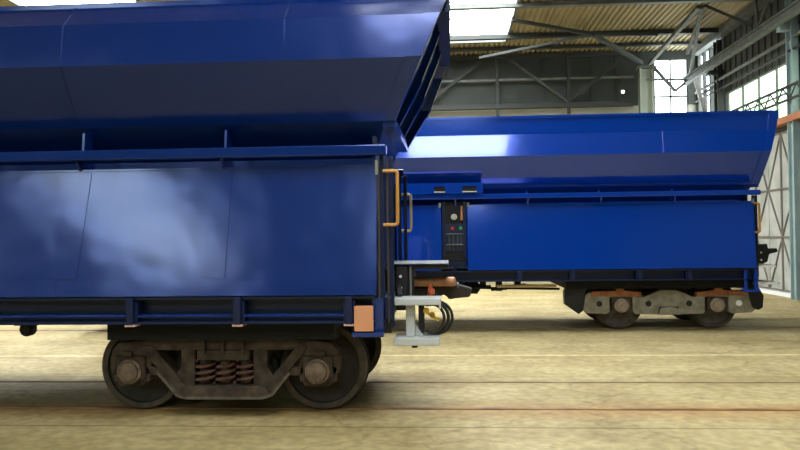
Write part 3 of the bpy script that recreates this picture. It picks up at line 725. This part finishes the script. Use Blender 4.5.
for xx, zz in ((0.43, 1.03), (0.49, 0.99)):
    b = MB(); b.bar((xx, -0.95, zz), (xx + 0.09, -0.95, zz - 0.055), 0.03); b.lathe([(0.03, -0.03), (0.03, 0.03)], (xx + 0.02, -0.93, zz), 12); b.build('tap_handle', M['yellow'], R1, label='yellow tap handle')
b = MB(); b.box(0.37, 0.43, -0.92, -0.82, 0.80, 1.09); b.build('valve_block', M['black'], R1, bevel=0.01)
MB().tube([(0.06, -1.15, 1.15), (0.07, -1.18, 1.0), (0.12, -1.18, 0.92), (0.10, -1.15, 0.86)], 0.02, 8).build('chain_hook', M['black'], R1, smooth=True)
MB().box(0.02, 0.12, -1.22, -1.1, 0.84, 0.98).build('corner_bracket', M['black'], R1, bevel=0.01)

# ---- far wagon
far = dict(near=False, L=12.3, paint=M['bluefar'], zflange=2.64, rimh=0.12,
           prof=[(0.9, 1.2, -0.3), (0.9, 2.4, -0.02), (1.2, 2.665, 0.08), (1.55, 3.235, 0.16), (1.49, 3.63, 0.28), (1.49, 3.94, 0.32)],
           seams=(-1.6, -5.6, -9.6), shelf=(2.46, 2.55, 1.50), gus0=-1.39, gusd=1.32,
           flap=(1.40, 2.345, 1.50, 1.155), sill=(0.94, 1.14), brackets=(-1.17, -2.05, -3.24, -4.2, -8.1, -9.0, -10.2, -11.1), bogies=(-1.42, -10.9))
R2, H2 = wagon('hopper_wagon', 'bright blue hopper wagon on the far track, behind the dark blue one', (5.46, 15.3, 0), far)
y25_bogie(R2, -1.42)
b2 = copy_tree([o for o in children(R2) if o.name.startswith('bogie')][0], R2); b2.location = (-10.9, 0, 0)
# perforated plate over the control cabinet
b = MB(); y0, y1 = -1.53, -1.50
b.box(-6.5, -4.85, y0, y1, 2.555, 2.60).box(-6.5, -4.85, y0, y1, 2.70, 2.76)
for x0, x1 in ((-6.5, -5.74), (-5.54, -5.22), (-4.96, -4.85)): b.box(x0, x1, y0, y1, 2.60, 2.70)
b.build('slotted_plate', M['bluefar'], R2)
MB().box(-6.45, -4.9, -1.46, -1.44, 2.56, 2.75).build('slot_shade_sheet', M['black'], R2)  # black sheet put in for the darkness inside the slots
for x0, x1 in ((-5.74, -5.54), (-5.22, -4.96)): MB().box(x0, x1, -1.55, -1.53, 2.585, 2.605).build('slot_lip', M['silver'], R2)
# control cabinet in the gap between the flaps
b = MB(); b.box(-5.60, -5.16, -1.30, -0.9, 1.30, 2.42); cab = b.build('control_cabinet', M['black'], R2)
b = MB(); b.box(-5.60, -5.55, -1.42, -1.30, 1.40, 2.42).box(-5.21, -5.16, -1.42, -1.30, 1.40, 2.42).build('cabinet_frame', M['blueframe'], cab)
MB().box(-5.55, -5.21, -1.33, -1.30, 1.50, 2.02).build('valve_panel', mat('navy_panel', (0.01, 0.02, 0.06), 0.4), cab)
MB().lathe([(0.058, 0), (0.058, -0.05), (0.045, -0.06)], (-5.38, -1.33, 2.14), 20).build('pressure_gauge', M['silver'], cab, smooth=True)
MB().lathe([(0.032, 0), (0.032, -0.05)], (-5.41, -1.33, 1.93), 14).build('knob', M['red'], cab)
MB().lathe([(0.032, 0), (0.032, -0.05)], (-5.26, -1.33, 1.93), 14).build('knob', M['green'], cab)
b = MB(); b.tube([(-5.53, -1.36, 1.82), (-5.22, -1.36, 1.82)], 0.014, 8); b.tube([(-5.53, -1.36, 1.62), (-5.22, -1.36, 1.62)], 0.02, 8)
for xx in (-5.48, -5.40, -5.32, -5.25): b.tube([(xx, -1.35, 1.52), (xx, -1.35, 1.80)], 0.012, 8)
b.build('valve_pipe', M['pipegrey'], cab)
MB().tube([(-5.24, -1.38, 2.08), (-5.24, -1.38, 2.34)], 0.022, 8).build('valve_lever', M['salmon'], cab, label='salmon coloured lever')
b = MB(); b.box(-5.55, -5.20, -1.40, -1.0, 1.20, 1.30).box(-5.42, -5.34, -1.35, -1.25, 0.72, 1.2).build('cabinet_foot', M['blueframe'], R2)
# brake gear and air tank hung under the middle of the body
b = MB(); b.lathe([(0.05, -0.45), (0.14, -0.42), (0.16, -0.36), (0.16, 0.36), (0.14, 0.42), (0.05, 0.45)], (-5.9, -0.6, 0.86), 24, 'x'); b.build('air_tank', M['dark'], R2, smooth=True)
b = MB(); b.lathe([(0.04, -0.16), (0.12, -0.14), (0.12, 0.1), (0.03, 0.16)], (-5.05, -0.9, 0.80), 20, 'x'); b.tube([(-5.3, -0.9, 0.80), (-3.4, -0.9, 0.76)], 0.022, 8); b.build('brake_cylinder', M['dark'], R2, smooth=True)
b = MB()
for xx, zz in ((-5.6, 0.74), (-5.25, 0.70), (-4.85, 0.78), (-4.55, 0.74), (-4.2, 0.80)):
    b.box(xx - 0.06, xx + 0.06, -1.05, -0.95, zz, 0.98); b.tube([(xx - 0.15, -1.05, zz + 0.03), (xx + 0.15, -1.05, zz + 0.05)], 0.03, 8)
b.build('brake_linkage', M['dark'], R2)
MB().tube([(-4.6, -1.2, 0.84), (-3.5, -1.2, 0.84)], 0.03, 8).build('floor_strip_bar', M['palegold'], R2, smooth=True)  # pale bar put in for the light strip of floor beyond
# right end: coupler, steps, handrail
b = MB(); b.box(0.0, 0.52, -0.50, 0.4, 1.14, 1.47); b.build('draft_pocket', M['black'], R2, bevel=0.01)
b = MB(); b.prism([(0.5, 1.30), (0.52, 1.42), (0.54, 1.56), (0.60, 1.57), (0.62, 1.47), (0.78, 1.48), (0.80, 1.41), (0.64, 1.37), (0.60, 1.22), (0.5, 1.18)], -0.5, -0.1); b.build('coupler', M['black'], R2, bevel=0.015)
for z in (1.40, 1.26): MB().lathe([(0.018, 0), (0.018, -0.012)], (0.48, -0.5, z), 10).build('bolt', M['white'], R2)
for z, xr in ((1.17, 0.44), (0.86, 0.48)):  # white of bars and strut stands in for light from the gate
    MB().box(0.02, xr, -1.30, -1.25, z - 0.02, z + 0.02).box(xr - 0.03, xr, -1.30, 1.2, z - 0.02, z + 0.02).build('step_bar', M['white'], R2, bevel=0.004, label='step bar, white for the light falling on it')
MB().tube([(0.30, -1.27, 0.86), (0.30, -1.27, 1.17)], 0.014, 8).build('step_strut', M['white'], R2)
handle(R2, 0.02, 0.12, -1.36, 1.79, 2.31, 0.02, M['gold'], 'ochre bent handrail')
handle(R2, 0.02, 0.12, 1.36, 1.79, 2.31, 0.02, M['gold'], 'ochre bent handrail')
b = MB(); b.box(-0.20, -0.14, -1.45, -1.38, 0.74, 1.14).box(-0.02, 0.04, -1.45, -1.38, 0.74, 1.14).box(-0.22, 0.06, -1.48, -1.30, 0.72, 0.76).box(-0.2, 0.04, -1.48, -1.34, 0.94, 0.97)
b.build('corner_step', M['bluefar'], R2, bevel=0.005)
MB().tube([(0.1, -0.9, 1.12), (0.16, -0.9, 0.9), (0.10, -0.9, 0.72), (0.02, -0.9, 0.74)], 0.03, 8).build('brake_hose', M['rubber'], R2, smooth=True)
